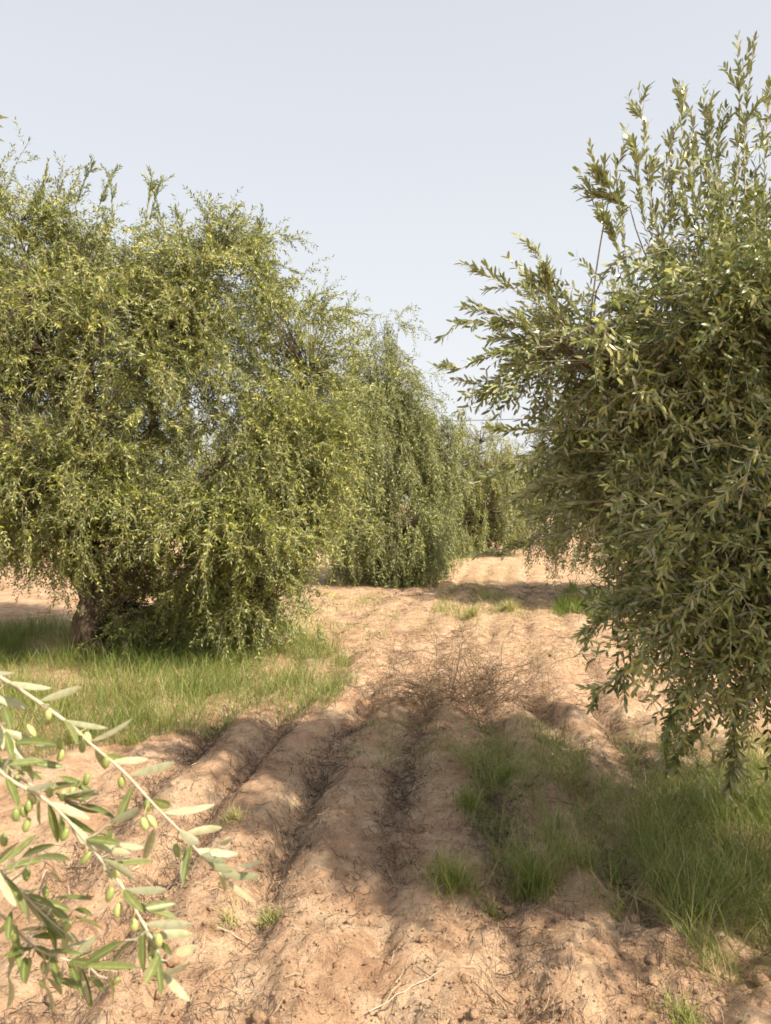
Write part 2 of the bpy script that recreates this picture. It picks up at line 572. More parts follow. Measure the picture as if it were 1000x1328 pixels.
def olive_tree(loc, trunk_h, trunk_r, lobes, label, seed, group, leafmat, L, W, tpl=LEAF2,
               sprays=600, side=7, mk=14, sk=10, mlen=(.5, .95), slen=(.18, .42), grav=1.5, upness=.5,
               twig_r=.0028, extra=None, lean=(0, 0), pick=0, z_floor=.3, fruit=0, spread=.33, limbs=2.2, gravvar=.5, twigmat=None, clump=16):
    rg = np.random.default_rng(seed)
    loc = np.array([loc[0], loc[1], gz(*loc)])
    root = empty('olive_tree', loc, label, 'olive tree', group)
    top = np.array([lean[0], lean[1], trunk_h])
    link('trunk', trunk_mesh(np.zeros(3), top, trunk_r, trunk_r * .8, rg), root)
    # limbs to every lobe
    skel = []
    lob = [(np.array(c) - loc, np.array(r)) for c, r, _ in lobes]
    wts = np.array([w for _, _, w in lobes], float)
    for i, (c, r) in enumerate(lob):
        s = top - [0, 0, .12]
        d = c - s
        m1 = s + d * .35 + np.array([0, 0, .12 * np.linalg.norm(d)]) + rg.normal(0, .08, 3)
        P = smooth_path([s, m1, c + rg.normal(0, .06, 3), c + unit(d) * r.mean() * .55 + [0, 0, -.05]], 18)
        lr = trunk_r * (.62 if i < 3 else .26)
        link('limb', limb_mesh(P, lr, .006), root)
        skel.append(P)
        for _ in range(int(limbs)):
            b0 = P[rg.integers(6, 14)]
            e = c + unit(rg.normal(0, 1, 3) + [0, 0, .4]) * r * .75
            Q = smooth_path([b0, (b0 + e) / 2 + rg.normal(0, .08, 3) + [0, 0, .08], e], 12)
            link('limb', limb_mesh(Q, lr * .25, .004, sides=6), root)
            skel.append(Q)
    skel_pts = np.concatenate(skel)
    # leafy sprays
    cnt = np.round(sprays * wts / wts.sum()).astype(int)
    S, O = [], []
    for (c, r), n in zip(lob, cnt):
        p, d = ellipsoid_samples(c, r, n, rg, max(6, n // clump), spread=spread)
        S.append(p); O.append(d)
    S, O = np.concatenate(S), np.concatenate(O)
    # drop sprays buried deep in another lobe
    deep = np.zeros(len(S))
    for c, r in lob:
        deep += (np.linalg.norm((S - c) / r, axis=1) < .22)
    keep = (deep == 0) & (S[:, 2] > z_floor)
    S, O = S[keep], O[keep]
    n = len(S)
    d0 = O * .75 + rg.normal(0, .35, (n, 3))
    d0[:, 2] += upness
    ln = rg.uniform(*mlen, n)
    gr = grav * rg.uniform(1 - gravvar, 1 + gravvar, n)
    main = grow(S, d0, ln, mk, gr, .07, rg)
    if extra is not None:
        es, ed, el, eg = extra
        em = grow(np.array(es) - loc, np.array(ed, float), np.array(el, float), mk, np.array(eg, float), .035, rg)
        main = np.concatenate([main, em])
        gr = np.concatenate([gr, eg])
        S = np.concatenate([S, em[:, 0]])
        n = len(S)
    # side shoots
    k_at = rg.integers(1, mk - 1, (n, side))
    sp = main[np.arange(n)[:, None], k_at].reshape(-1, 3)
    tg = unit(main[np.arange(n)[:, None], np.minimum(k_at + 1, mk - 1)] - main[np.arange(n)[:, None], k_at - 1]).reshape(-1, 3)
    sd = tg * .7 + unit(rg.normal(0, 1, tg.shape)) * .75
    sl = rg.uniform(*slen, len(sp))
    if extra is not None:
        sl[-len(es) * side:] *= .5
        sd[-len(es) * side:] += tg[-len(es) * side:] * .8
    sides_ = grow(sp, sd, sl, sk, np.repeat(gr, side), .07, rg)
    sides_[..., 2] = np.maximum(sides_[..., 2], .05)
    ne = len(es) if extra is not None else 0
    parts = [shoots_to_leaves(main[:n - ne], rg, L, W), shoots_to_leaves(sides_[:(n - ne) * side], rg, L, W)]
    if ne:      # vigorous young shoots hold their leaves close to the stem
        mm = main[n - ne:]
        dense = np.empty((ne, 2 * mk - 1, 3))
        dense[:, ::2], dense[:, 1::2] = mm, (mm[:, 1:] + mm[:, :-1]) / 2
        parts += [shoots_to_leaves(dense, rg, L * .95, W, spread=(.25, .6)), shoots_to_leaves(sides_[(n - ne) * side:], rg, L, W, spread=(.35, .8))]
    B, D, N, Ls, Ws, age = [np.concatenate(x) for x in zip(*parts)]
    rnd = np.clip(rg.normal(.45, .24, len(B)) + age, 0, 1)
    if pick:
        # the leaves that show largest stand as parts of their own
        wp = B + loc
        q = wp[:, 1]
        px = 500 + F * wp[:, 0] / q
        py = HOR - F * (wp[:, 2] - CAM_H) / q
        inside = (px > 5) & (px < 990) & (py > 5) & (py < 1320)
        order = np.argsort(np.where(inside, q, 1e9))[:pick]
        tplf = [fine_leaf(100 + i, c) for i, c in enumerate((-.06, -.12, .03, -.18))]
        mes = []
        for i, tp in enumerate(tplf):
            v, f, own = leaves(np.zeros((1, 3)), np.array([[1., 0, 0]]), np.array([[0, 0, 1.]]), np.ones(1), np.ones(1) * .2, tp)
            mes.append(make_mesh('leaf', v, f, {'rnd': np.full(len(own), .15 + .22 * i), 'midrib': np.tile([0, 1, 0], len(v) // 3)}, smooth=True, mats=[leafmat]))
        from mathutils import Matrix
        for j, o_i in enumerate(order):
            D_ = D[o_i] / np.linalg.norm(D[o_i])
            S_ = unit(np.cross(D_, N[o_i])); N_ = np.cross(S_, D_)
            o = link('leaf', mes[j % 4], root)
            # columns: length axis, minus side, normal
            R_ = Matrix((D_, -S_, N_)).transposed()
            o.rotation_euler = R_.to_euler()
            o.location = B[o_i]
            o.scale = (Ls[o_i],) * 3
        mask = np.ones(len(B), bool)
        mask[order] = False
        B, D, N, Ls, Ws, rnd = B[mask], D[mask], N[mask], Ls[mask], Ws[mask], rnd[mask]
    v, f, own = leaves(B, D, N, Ls, Ws, tpl)
    link('crown', make_mesh('crown', v, f, {'rnd': rnd[own]}, mats=[leafmat]), root, kind='stuff')
    # twigs carrying the leaves, and the branches that tie them to the limbs
    tw = []
    m2 = main[:, np.unique(np.r_[0:mk:2, mk - 1])]
    v1, q1 = (tubes if tpl is LEAF4 else ribbons)(m2, np.linspace(twig_r, twig_r * .4, m2.shape[1])[None].repeat(n, 0), *([3] if tpl is LEAF4 else []))
    s2 = sides_[:, np.unique(np.r_[0:sk:4, sk - 1])]
    v2, q2 = (tubes if tpl is LEAF4 else ribbons)(s2, np.linspace(twig_r * .6, twig_r * .25, s2.shape[1])[None].repeat(len(s2), 0), *([3] if tpl is LEAF4 else []))
    link('twigs', make_mesh('twigs', np.concatenate([v1, v2]), [np.concatenate([q1, q2 + len(v1)])], mats=[twigmat or M_TWIG]), root, kind='stuff')
    near = np.array([skel_pts[np.argmin(((skel_pts - s) ** 2).sum(1) + 3 * np.maximum(skel_pts[:, 2] - s[2], 0))] for s in S])
    nb = 6 if tpl is LEAF4 else 4
    t = np.linspace(0, 1, nb)[None, :, None]
    mid = (near + S) / 2 + rg.normal(0, .05, S.shape) + [0, 0, .06]
    Bz = near[:, None] * (1 - t) ** 2 + 2 * mid[:, None] * t * (1 - t) + S[:, None] * t ** 2
    v, q = tubes(Bz, np.linspace(twig_r * (1.7 if nb == 6 else 2.6), twig_r * .9, nb)[None].repeat(n, 0), 4 if nb == 6 else 3)
    link('branches', make_mesh('branches', v, [q], mats=[M_TWIG if nb == 6 else M_BARK]), root, kind='stuff')
    if fruit:
        rad = np.linalg.norm((B - B.mean(0)) / B.std(0), axis=1) * (np.arange(len(B)) < .85 * len(B))
        j = rg.choice(np.flatnonzero(rad > np.quantile(rad, .45)), fruit)
        b = B[j] + np.stack([rg.normal(0, .008, fruit), rg.normal(0, .008, fruit), rg.uniform(-.035, -.015, fruit)], 1)
        ov, of = olive_shape(5, 5)
        sc = rg.uniform(.0068, .009, fruit)
        v = (ov[None] * sc[:, None, None] + b[:, None]).reshape(-1, 3)
        f = (of[None] + (np.arange(fruit) * len(ov))[:, None, None]).reshape(-1, 4)
        link('fruit', make_mesh('fruit', v, [f], smooth=True, mats=[M_FRUIT]), root, kind='stuff')
    return root


def olive_shape(seg=12, rows=9):
    """unit olive, long axis z, closed by tiny end rings"""
    th = np.linspace(.04, np.pi - .04, rows)
    a = np.arange(seg) * 2 * np.pi / seg
    r = np.sin(th) ** .9
    v = np.stack([r[:, None] * np.cos(a), r[:, None] * np.sin(a), np.repeat(-1.42 * np.cos(th)[:, None], seg, 1)], -1)
    i = np.arange(rows * seg).reshape(rows, seg)
    j = np.roll(i, -1, 1)
    return v.reshape(-1, 3), np.stack([i[:-1], j[:-1], j[1:], i[1:]], -1).reshape(-1, 4)


ROW_L, ROW_R = 'olive trees of the row with the thick trunk', 'olive trees of the row with the hanging fruit'

# thick-trunked weeping tree
d = 8.0
ups = [(s, at(px, py, d + dd)) for px, py, dd, s in
       ((10, 290, 0, 1), (55, 270, .2, 1), (100, 270, 0, 1), (150, 290, .1, 1), (190, 300, 0, 1.2), (195, 290, .2, 1), (240, 330, 0, .9), (285, 330, 0, .9),
        (320, 345, .1, 1), (335, 370, 0, .8), (-60, 260, 0, 1), (80, 280, .5, 1), (420, 420, .3, .5), (400, 415, .2, .5), (130, 270, .3, 1), (215, 310, .3, 1.1))]
ex = ([p for _, p in ups], [[.25 * (i % 3 - 1) + .12, -.1, 1] for i in range(len(ups))], [.48 * s for s, _ in ups], [.15] * len(ups))
ex2 = ([at(px, py, d) for px, py in ((300, 350), (310, 370), (300, 390), (405, 410))], [[1, -.1, .45]] * 4, [.7, .75, .65, .6], [.35] * 4)
ex = tuple(a + b for a, b in zip(ex, ex2))
olive_tree((-3.08, 8.05), .6, .18,
           [(at(120, 460, 8.1), (1.75, 1.6, 1.45), 5), (at(360, 530, 8.3), (.72, 1.0, 1.15), 3.0), (at(-90, 520, 8.0), (1.3, 1.3, 1.3), 2),
            (at(265, 385, 8.2), (.65, .8, .6), 1.5), (at(50, 420, 7.9), (.6, .6, .5), 1.2), (at(40, 330, 8.4), (.9, .9, .55), 1.5), (at(310, 695, 7.9), (.80, .8, .58), 2.3),
            (at(235, 765, 8.4), (.75, .6, .35), 1.7), (at(320, 765, 8.1), (.55, .5, .3), 1.2), (at(100, 560, 9.3), (1.6, .9, 1.3), 1.5), (at(-30, 660, 7.8), (.6, .7, .45), 1.0), (at(395, 610, 8.4), (.42, .6, .85), 1.5), (at(120, 430, 9.1), (1.5, .7, 1.2), 1.6), (at(105, 690, 7.7), (.45, .4, .22), .5), (at(70, 620, 7.5), (.75, .5, .45), 1.5), (at(150, 660, 7.7), (.5, .5, .35), .9), (at(60, 650, 9.0), (1.2, .5, .6), 1.0)],
           'broad weeping olive tree with a thick forked trunk standing in green grass', 5, ROW_L, M_WEEP, .051, .0145,
           sprays=3250, side=7, sk=9, mlen=(.3, .66), slen=(.14, .34), grav=.85, upness=.5, extra=ex, lean=(.05, .05), z_floor=.35, spread=.22, clump=24)

# second tree of the same row
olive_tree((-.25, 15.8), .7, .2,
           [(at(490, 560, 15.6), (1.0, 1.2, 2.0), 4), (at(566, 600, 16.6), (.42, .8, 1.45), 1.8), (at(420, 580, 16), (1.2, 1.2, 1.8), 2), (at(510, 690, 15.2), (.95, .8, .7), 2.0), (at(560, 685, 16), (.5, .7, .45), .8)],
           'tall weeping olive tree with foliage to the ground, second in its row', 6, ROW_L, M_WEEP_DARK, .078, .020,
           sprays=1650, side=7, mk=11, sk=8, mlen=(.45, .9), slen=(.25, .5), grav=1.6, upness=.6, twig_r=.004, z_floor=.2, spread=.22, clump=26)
olive_tree((2.7, 23.5), .7, .2,
           [(at(620, 608, 23.5), (1.3, 1.3, 1.9), 4), (at(590, 640, 23.8), (1.2, 1.2, 1.5), 2), (at(655, 645, 23.8), (.9, 1.1, 1.2), 2), (at(625, 675, 23), (1.3, 1.0, .5), 1.5)],
           'rounded pale olive tree closing the path, third in its row', 7, ROW_L, M_WEEP, .10, .024,
           sprays=620, side=6, mk=10, sk=8, mlen=(.6, 1.0), slen=(.25, .5), grav=2.0, twig_r=.006, z_floor=.4)
olive_tree((4.9, 32), .7, .2,
           [(at(655, 630, 32), (1.7, 1.5, 1.6), 3), (at(690, 625, 32), (1.4, 1.4, 1.5), 2)],
           'small distant olive tree at the far end of the path', 8, ROW_L, M_WEEP, .13, .03,
           sprays=450, side=6, mk=9, sk=7, mlen=(.6, 1.0), slen=(.25, .5), grav=1.8, twig_r=.008, z_floor=.4)

for (x, y), lab, sd in (((-8.6, 14.5), 'olive tree of the next row, glimpsed past the thick trunk', 15), ((-5.2, 20.5), 'olive tree of the next row, behind the broad weeping crown', 16)):
    olive_tree((x, y), .8, .17, [((x, y, 2.4), (1.7, 1.6, 1.5), 3), ((x + .9, y - .3, 1.9), (1.1, 1.1, 1.0), 1)], lab, sd, 'olive trees of the next row', M_WEEP, .10, .024,
               sprays=300, side=6, mk=10, sk=8, mlen=(.5, .9), slen=(.25, .5), grav=1.7, twig_r=.006, z_floor=.5)

# fruiting tree beside the camera's path
up = [((845, 320), (0, 0, 1), .70), ((888, 320), (.03, 0, 1), .68), ((918, 320), (0, 0, 1), .74), ((858, 330), (.0, .1, 1), .55), ((902, 330), (.0, .1, 1), .6), ((935, 320), (.0, .1, 1), .68), ((950, 310), (.02, 0, 1), .84), ((966, 290), (.0, 0, 1), .76),
      ((815, 270), (-.8, 0, .35), .18), ((810, 330), (-.2, 0, 1), .40), ((835, 300), (-.1, 0, 1), .38), ((870, 320), (.0, .2, 1), .5), ((990, 300), (.02, 0, 1), .62),
      ((935, 330), (-.05, .1, 1), .62), ((1010, 300), (0, 0, 1), .7), ((905, 330), (0, -.1, 1), .52), ((820, 380), (-.3, 0, 1), .36), ((860, 360), (-.1, 0, 1), .5), ((790, 250), (-.5, 0, .9), .12),
      ((730, 420), (-.75, -.1, .6), .44), ((720, 430), (-1, 0, .2), .46), ((715, 450), (-1, -.1, -.02), .46), ((720, 410), (-.3, 0, 1), .30), ((745, 430), (-.6, 0, .8), .36),
      ((770, 450), (-1, 0, .3), .5), ((775, 440), (-.5, 0, .8), .36), ((760, 470), (-1, 0, -.1), .5), ((700, 440), (-.8, 0, .5), .34), ((690, 470), (-.8, 0, -.3), .26),
      ((790, 560), (-1, 0, .12), .55), ((790, 585), (-1, .1, .0), .62), ((790, 610), (-1, .2, -.1), .5), ((770, 690), (-1, 0, -.12), .46), ((790, 650), (-1, 0, -.05), .4),
      ((830, 770), (-.6, -.4, -.2), .34), ((850, 850), (-.7, -.3, -.2), .34), ((900, 880), (-.5, -.5, -.4), .34), ((960, 900), (-.3, -.4, -.6), .36), ((920, 930), (-.4, -.2, -.3), .3)]
ex = ([at(*p, 3.45 if p[1] < 740 else 3.1) for p, _, _ in up], [v for _, v, _ in up], [l for _, _, l in up], [.06] * 19 + [.15] * 15 + [.3] * 5)
olive_tree((2.15, 3.75), .75, .10,
           [(at(1010, 590, 3.5), (.72, .75, .70), 5), (at(955, 420, 3.5), (.36, .42, .44), 2.4), (at(1000, 815, 3.05), (.40, .42, .32), 2.2),
            (at(850, 620, 3.7), (.30, .42, .22), 1.5), (at(890, 480, 3.5), (.26, .4, .22), 1.0), ((2.65, 4.0, 2.1), (.8, .8, .8), 1.5), ((2.3, 3.7, 2.9), (.5, .5, .45), .9),
            ((2.6, 2.7, 2.3), (.55, .6, .6), .9), ((2.1, 2.1, 2.6), (.45, .45, .5), 2.2), ((2.75, 1.85, 1.35), (.5, .5, .5), 1.3),  # unseen crown lobes, added for the shade they cast on path and grass
            (at(955, 730, 3.3), (.36, .4, .28), 1.6), (at(755, 450, 3.45), (.17, .24, .10), .7), (at(1040, 690, 2.9), (.3, .3, .4), .8)],
           'fruiting olive tree with upright shoots and arching branches over tall grass', 9, ROW_R, M_OLIVE, .047, .0128, tpl=LEAF4,
           sprays=1300, side=6, mk=12, sk=9, mlen=(.28, .52), slen=(.12, .28), grav=.75, upness=.45, twig_r=.0028, extra=ex, pick=300, z_floor=.5, fruit=1700, spread=.2, twigmat=M_SHOOT, clump=18)
# the tree behind it
olive_tree((4.4, 12.4), .8, .16,
           [(at(850, 560, 12.4), (1.6, 1.5, 1.35), 4), (at(775, 640, 12.2), (.9, 1.1, .8), 2), ((5.3, 12.8, 2.2), (1.3, 1.4, 1.3), 2)],
           'dark olive tree half hidden behind the fruiting tree', 12, ROW_R, M_OLIVE, .075, .017,
           sprays=720, side=7, mk=11, sk=8, mlen=(.5, .9), slen=(.2, .45), grav=1.7, twig_r=.004, z_floor=.45)


# ------------------------------------------------------------------ the tree that holds the branch in front of the camera
def near_tree():
    loc = np.array([-2.15, -.35, gz(-2.15, -.35)])
    root = olive_tree((-2.15, -.35), .8, .12,
                      [((-2.35, -.5, 2.1), (.75, .8, .75), 3), ((-1.75, -.1, 2.2), (.45, .5, .5), 1)],
                      'olive tree reaching a fruiting branch of long pale leaves towards the ploughed path', 14, ROW_R, M_NEAR, .056, .0105,
                      tpl=LEAF4, sprays=130, side=5, mk=12, sk=9, mlen=(.3, .5), slen=(.12, .25), grav=1.2, z_floor=.6)
    rg = np.random.default_rng(77)
    # stems as photo pixels with a distance
    A = [(-330, 770, .62), (-120, 815, .75), (0, 880, .85), (80, 934, .87), (116, 966, .88), (160, 1004, .88), (200, 1048, .87), (232, 1080, .87), (256, 1108, .86), (292, 1144, .85)]
    Bq = [(-120, 815, .75), (-60, 930, .80), (0, 1004, .82), (52, 1036, .83), (80, 1060, .83), (124, 1112, .82), (158, 1156, .82), (180, 1196, .81), (200, 1232, .80), (208, 1264, .80)]
    Cq = [(-60, 930, .80), (-50, 1070, .86), (0, 1136, .90), (28, 1164, .90), (60, 1196, .90), (84, 1216, .90)]
    Dq = [(-50, 1070, .86), (-30, 1160, .90), (8, 1200, .92), (40, 1232, .93), (72, 1246, .93), (112, 1258, .93)]
    E = [(-120, 815, .75), (-50, 880, .82), (0, 944, .86), (16, 968, .86), (30, 990, .86)]
    G = [(-50, 880, .82), (-20, 960, .90), (20, 1008, .93), (60, 1030, .94), (100, 1045, .94)]
    link_pt = np.array([-1.55, -.1, 2.0])
    stems = {}
    P0 = smooth_path([link_pt, np.array([-1.1, .25, 1.95]), np.array([-.75, .5, 1.68]), at(*A[0][:2], A[0][2])], 14) - loc
    link('limb', limb_mesh(P0, .012, .0048, sides=8, mat=M_TWIG), root)
    branches = []
    for key, st, r0 in (('A', A, .0025), ('B', Bq, .0022), ('C', Cq, .0023), ('D', Dq, .002), ('E', E, .002), ('G', G, .0019)):
        P = smooth_path([at(x, y, z) for x, y, z in st], 40) - loc
        R = np.linspace(r0, .0011, 40)
        v, q = tubes(P[None], R[None], 8)
        b = link('branch', make_mesh('branch', v, [q], smooth=True, mats=[M_SHOOT]), root)
        stems[key] = (b, np.array(st, float), P)
        branches.append(b)

    def crop(lst):
        return [tuple(np.array([a, b, c, e]) / 2.5 + [0, 840, 0, 840]) for a, b, c, e in lst]
    LV = {
        'A': crop([(20, 97, 155, 135), (110, 155, 265, 128), (105, 165, 185, 210), (220, 235, 345, 255), (300, 300, 432, 235), (285, 335, 340, 405), (370, 378, 475, 360),
                   (425, 425, 568, 377), (412, 440, 372, 585), (470, 490, 545, 520), (540, 523, 693, 518), (495, 590, 462, 700), (570, 600, 645, 650), (640, 640, 772, 680),
                   (700, 640, 778, 622), (605, 660, 570, 770), (660, 695, 760, 745), (720, 715, 845, 750), (770, 712, 862, 705), (695, 735, 728, 790), (740, 770, 830, 830),
                   (-40, 155, 90, 190), (-60, 60, 30, 80), (205, 240, 255, 300)]),
        'B': crop([(75, 445, 205, 440), (20, 385, 130, 365), (150, 488, 290, 555), (200, 560, 310, 665), (280, 605, 422, 678), (135, 510, 180, 655), (375, 640, 455, 648),
                   (300, 690, 390, 780), (410, 785, 540, 788), (440, 845, 560, 828), (480, 888, 622, 900), (395, 800, 435, 865), (445, 920, 455, 1065), (515, 940, 620, 930),
                   (490, 965, 560, 1008), (560, 1005, 640, 985), (430, 960, 335, 1035), (400, 960, 265, 1035), (450, 1050, 275, 1050), (480, 1010, 470, 1100), (520, 1065, 600, 1165),
                   (540, 1060, 620, 1050), (355, 565, 452, 520), (10, 450, 60, 530)]),
        'C': crop([(0, 700, 50, 630), (20, 700, 110, 610), (60, 690, 150, 640), (100, 690, 215, 685), (70, 800, 175, 850), (160, 820, 290, 828), (150, 740, 200, 760),
                   (230, 860, 305, 870), (230, 885, 335, 920), (160, 850, 215, 905), (90, 930, 215, 910), (90, 950, 215, 940), (190, 950, 205, 1005), (-40, 720, 40, 650), (30, 860, 0, 960)]),
        'D': crop([(100, 985, 0, 1005), (90, 1000, 10, 1015), (75, 1010, 50, 1090), (90, 1020, 80, 1110), (10, 1070, 45, 1175), (130, 1010, 240, 1000), (150, 1020, 185, 1110),
                   (140, 1080, 190, 1150), (130, 1100, 170, 1185), (180, 1090, 240, 1105), (340, 1085, 370, 1160), (280, 1080, 330, 1120), (20, 905, -30, 960), (60, 985, 5, 1070)]),
        'E': crop([(5, 190, 40, 275), (0, 270, 35, 355), (-10, 300, 40, 350), (40, 310, 170, 300), (60, 305, 135, 295), (0, 240, -20, 330), (70, 370, 200, 395)]),
        'G': crop([(0, 370, 85, 362), (90, 355, 170, 320), (120, 450, 260, 440), (150, 470, 240, 455), (200, 470, 320, 490), (240, 540, 370, 545), (180, 420, 300, 470),
                   (60, 400, 150, 405), (250, 520, 300, 470)]),
    }
    TOP = {}
    tpls = [fine_leaf(s, c) for s, c in zip(range(8), (-.05, -.10, .04, -.16, -.08, -.02, .06, -.13))]
    for key, lst in LV.items():
        b, st, P = stems[key]
        pix = np.stack([500 + F * (P[:, 0] + loc[0]) / (P[:, 1] + loc[1]), HOR - F * (P[:, 2] + loc[2] - CAM_H) / (P[:, 1] + loc[1])], 1)
        for (x0, y0, x1, y1) in lst:
            i = int(np.argmin(((pix - [x0, y0]) ** 2).sum(1)))
            node = P[i]
            dep = node[1] + loc[1]
            off = math.hypot(pix[i, 0] - x0, pix[i, 1] - y0)
            base = at(x0, y0, dep) - loc if off > 14 else node
            ln = math.hypot(x1 - x0, y1 - y0)
            want = max(62, ln)                       # short in the picture = pointing towards or away
            dz = math.sqrt(max(want ** 2 - ln ** 2, 0)) * dep / F * rg.choice([-1, 1]) * .8
            tip = at(x1, y1, dep + dz) - loc
            D_ = tip - base
            L_ = np.linalg.norm(D_)
            D_ = D_ / L_
            # leaves pointing out from the stem show the pale underside, the hanging ones the green face
            pale = (x1 - x0) > 25 and key in 'AB' and rg.random() < .85
            view = unit(base + loc - np.array([0, 0, CAM_H]))
            nrm = view * (1.0 if pale else -1.0) * .8 + np.array([-.1, .3, -.75 if pale else .55]) + rg.normal(0, .25, 3)
            W_ = rg.uniform(.0086, .0108) if ln > 30 else .0085
            v, f, own = leaves(np.zeros((1, 3)), D_[None], nrm[None], np.array([L_]), np.array([W_]), tpls[rg.integers(8)])
            me = make_mesh('leaf', v, f, {'rnd': np.full(len(own), rg.uniform(.1, .95)), 'midrib': np.tile([0, 1, 0], len(v) // 3)}, smooth=True, mats=[M_NEAR])
            o = link('leaf', me, b)
            o.location = base
            if off > 14:       # tie it to its stem with a thin side shoot
                v, q = tubes(np.stack([node, (node + base) / 2 + [0, 0, -.004], base])[None], np.array([[.0012, .0010, .0008]]), 5)
                link('side_shoot', make_mesh('side_shoot', v, [q], smooth=True, mats=[M_SHOOT]), b)
    for key, m in (('A', 3), ('B', 9), ('C', 13), ('D', 13), ('E', 8), ('G', 10)):      # smaller leaves filling in behind
        b, st, P = stems[key]
        for _ in range(m):
            i = int(rg.integers(12, 39))
            tg = unit(P[i] - P[i - 2])
            D_ = unit(tg * .8 + unit(rg.normal(0, 1, 3)) * .8 + [0, .1, -.15])
            L_ = rg.uniform(.040, .058)
            v, f, own = leaves(np.zeros((1, 3)), D_[None], (rg.normal(0, .4, 3) + np.array([0, -.3, .7]) * rg.choice([1, 1, -1]))[None], np.array([L_]), np.array([rg.uniform(.0085, .0105)]), tpls[rg.integers(8)])
            o = link('leaf', make_mesh('leaf', v, f, {'rnd': np.full(len(own), rg.uniform(0, .9)), 'midrib': np.tile([0, 1, 0], len(v) // 3)}, smooth=True, mats=[M_NEAR]), b)
            o.location = P[i]
    OL = [(97, 272, 'A'), (190, 315, 'A'), (193, 352, 'A'), (263, 325, 'A'), (280, 297, 'A'), (152, 222, 'A'), (340, 375, 'A'), (276, 432, 'G'), (390, 440, 'A'), (78, 395, 'E'),
          (155, 470, 'G'), (230, 475, 'G'), (88, 518, 'B'), (70, 537, 'B'), (45, 548, 'B'), (98, 495, 'B'), (5, 630, 'C'), (80, 580, 'B'), (205, 612, 'B'), (475, 515, 'A'),
          (488, 568, 'A'), (463, 577, 'A'), (570, 665, 'A'), (605, 675, 'A'), (272, 690, 'B'), (78, 742, 'C'), (350, 615, 'B'), (370, 735, 'B'), (350, 808, 'B'), (376, 860, 'B'),
          (428, 910, 'B'), (490, 1030, 'B'), (508, 960, 'B'), (188, 912, 'C'), (212, 912, 'C'), (40, 950, 'D'), (83, 1035, 'D'), (135, 1050, 'D'), (128, 1105, 'D'), (368, 1095, 'D'),
          (140, 800, 'C'), (45, 440, 'E'), (198, 484, 'G'), (488, 1010, 'B'), (35, 930, 'D')]
    ov, of = olive_shape()
    for ox, oy, key in OL:
        b, st, P = stems[key]
        px, py = ox / 2.5, oy / 2.5 + 840
        pix = np.stack([500 + F * (P[:, 0] + loc[0]) / (P[:, 1] + loc[1]), HOR - F * (P[:, 2] + loc[2] - CAM_H) / (P[:, 1] + loc[1])], 1)
        i = int(np.argmin(((pix - [px - 4, py - 22]) ** 2).sum(1)))
        dep = P[i, 1] + loc[1] + rg.normal(0, .004)
        c = at(px, py, dep) - loc
        s = rg.uniform(.0045, .0055)
        tilt = rg.normal(0, .18, 2)
        v = ov * s * [.86, .86, 1.0]
        v = v + np.stack([v[:, 2] * tilt[0], v[:, 2] * tilt[1], 0 * v[:, 2]], 1)
        topp = np.array([0, 0, s * 1.3])
        node = P[i] - c
        path = smooth_path([topp, topp + [0.001, 0, .006], node * .55 + [0, 0, .004], node], 8)
        v2, q2 = tubes(path[None], np.full((1, 8), .0007), 5)
        me = make_mesh('olive', np.concatenate([v, v2]), [np.concatenate([of, q2 + len(v)])], smooth=True, mats=[M_FRUIT, M_STALK],
                       mat_idx=[0] * len(of) + [1] * len(q2))
        o = link('olive', me, b)
        o.location = c
    # tips of a higher branch just reaching into the picture
    st = [np.array([-1.55, -.1, 2.35]), np.array([-1.1, .6, 2.3]), at(-90, 165, 1.3), at(-40, 166, 1.35)]
    P = smooth_path(st, 20) - loc
    v, q = tubes(P[None], np.linspace(.006, .0012, 20)[None], 7)
    b = link('branch', make_mesh('branch', v, [q], smooth=True, mats=[M_SHOOT]), root)
    for x0, y0, x1, y1 in ((-42, 150, 8, 147), (-30, 163, 15, 158), (-38, 166, 7, 164), (-42, 170, 8, 190), (-60, 160, -50, 120), (-60, 168, -45, 210)):
        base = at(x0, y0, 1.35) - loc
        D_ = at(x1, y1, 1.33) - loc - base
        v, f, own = leaves(np.zeros((1, 3)), D_[None], np.array([[.2, -.4, .8]]), np.array([np.linalg.norm(D_)]), np.array([.012]), tpls[rg.integers(8)])
        o = link('leaf', make_mesh('leaf', v, f, {'rnd': np.full(len(own), .3)}, smooth=True, mats=[M_NEAR]), b)
        o.location = base
    # leafy side shoots along the bare lengths of both boughs
    st_, dr_ = [], []
    for Q, lo, hi in ((P0, 2, 13), (P, 2, 9)):
        for _ in range(34):
            i = int(rg.integers(lo, hi))
            st_.append(Q[i])
            dr_.append(unit(Q[i] - Q[i - 1]) * .6 + rg.normal(0, .5, 3) + [-.5, -.1, .1])
    sh = grow(np.array(st_), np.array(dr_), rg.uniform(.10, .2, len(st_)), 9, .8, .07, rg)
    v, q = tubes(sh, np.linspace(.0016, .0007, 9)[None].repeat(len(sh), 0), 4)
    link('twigs', make_mesh('twigs', v, [q], mats=[M_SHOOT]), root, kind='stuff')
    B, D, N, Ls, Ws, _ = shoots_to_leaves(sh, rg, .054, .0105)
    px_ = 500 + F * (B[:, 0] + loc[0]) / np.maximum(B[:, 1] + loc[1], .05)
    v, f, own = leaves(B, D, N, Ls, Ws, LEAF4)
    link('foliage', make_mesh('foliage', v, f, {'rnd': rg.random(len(B))[own]}, mats=[M_NEAR]), root, kind='stuff')
    return root


near_tree()


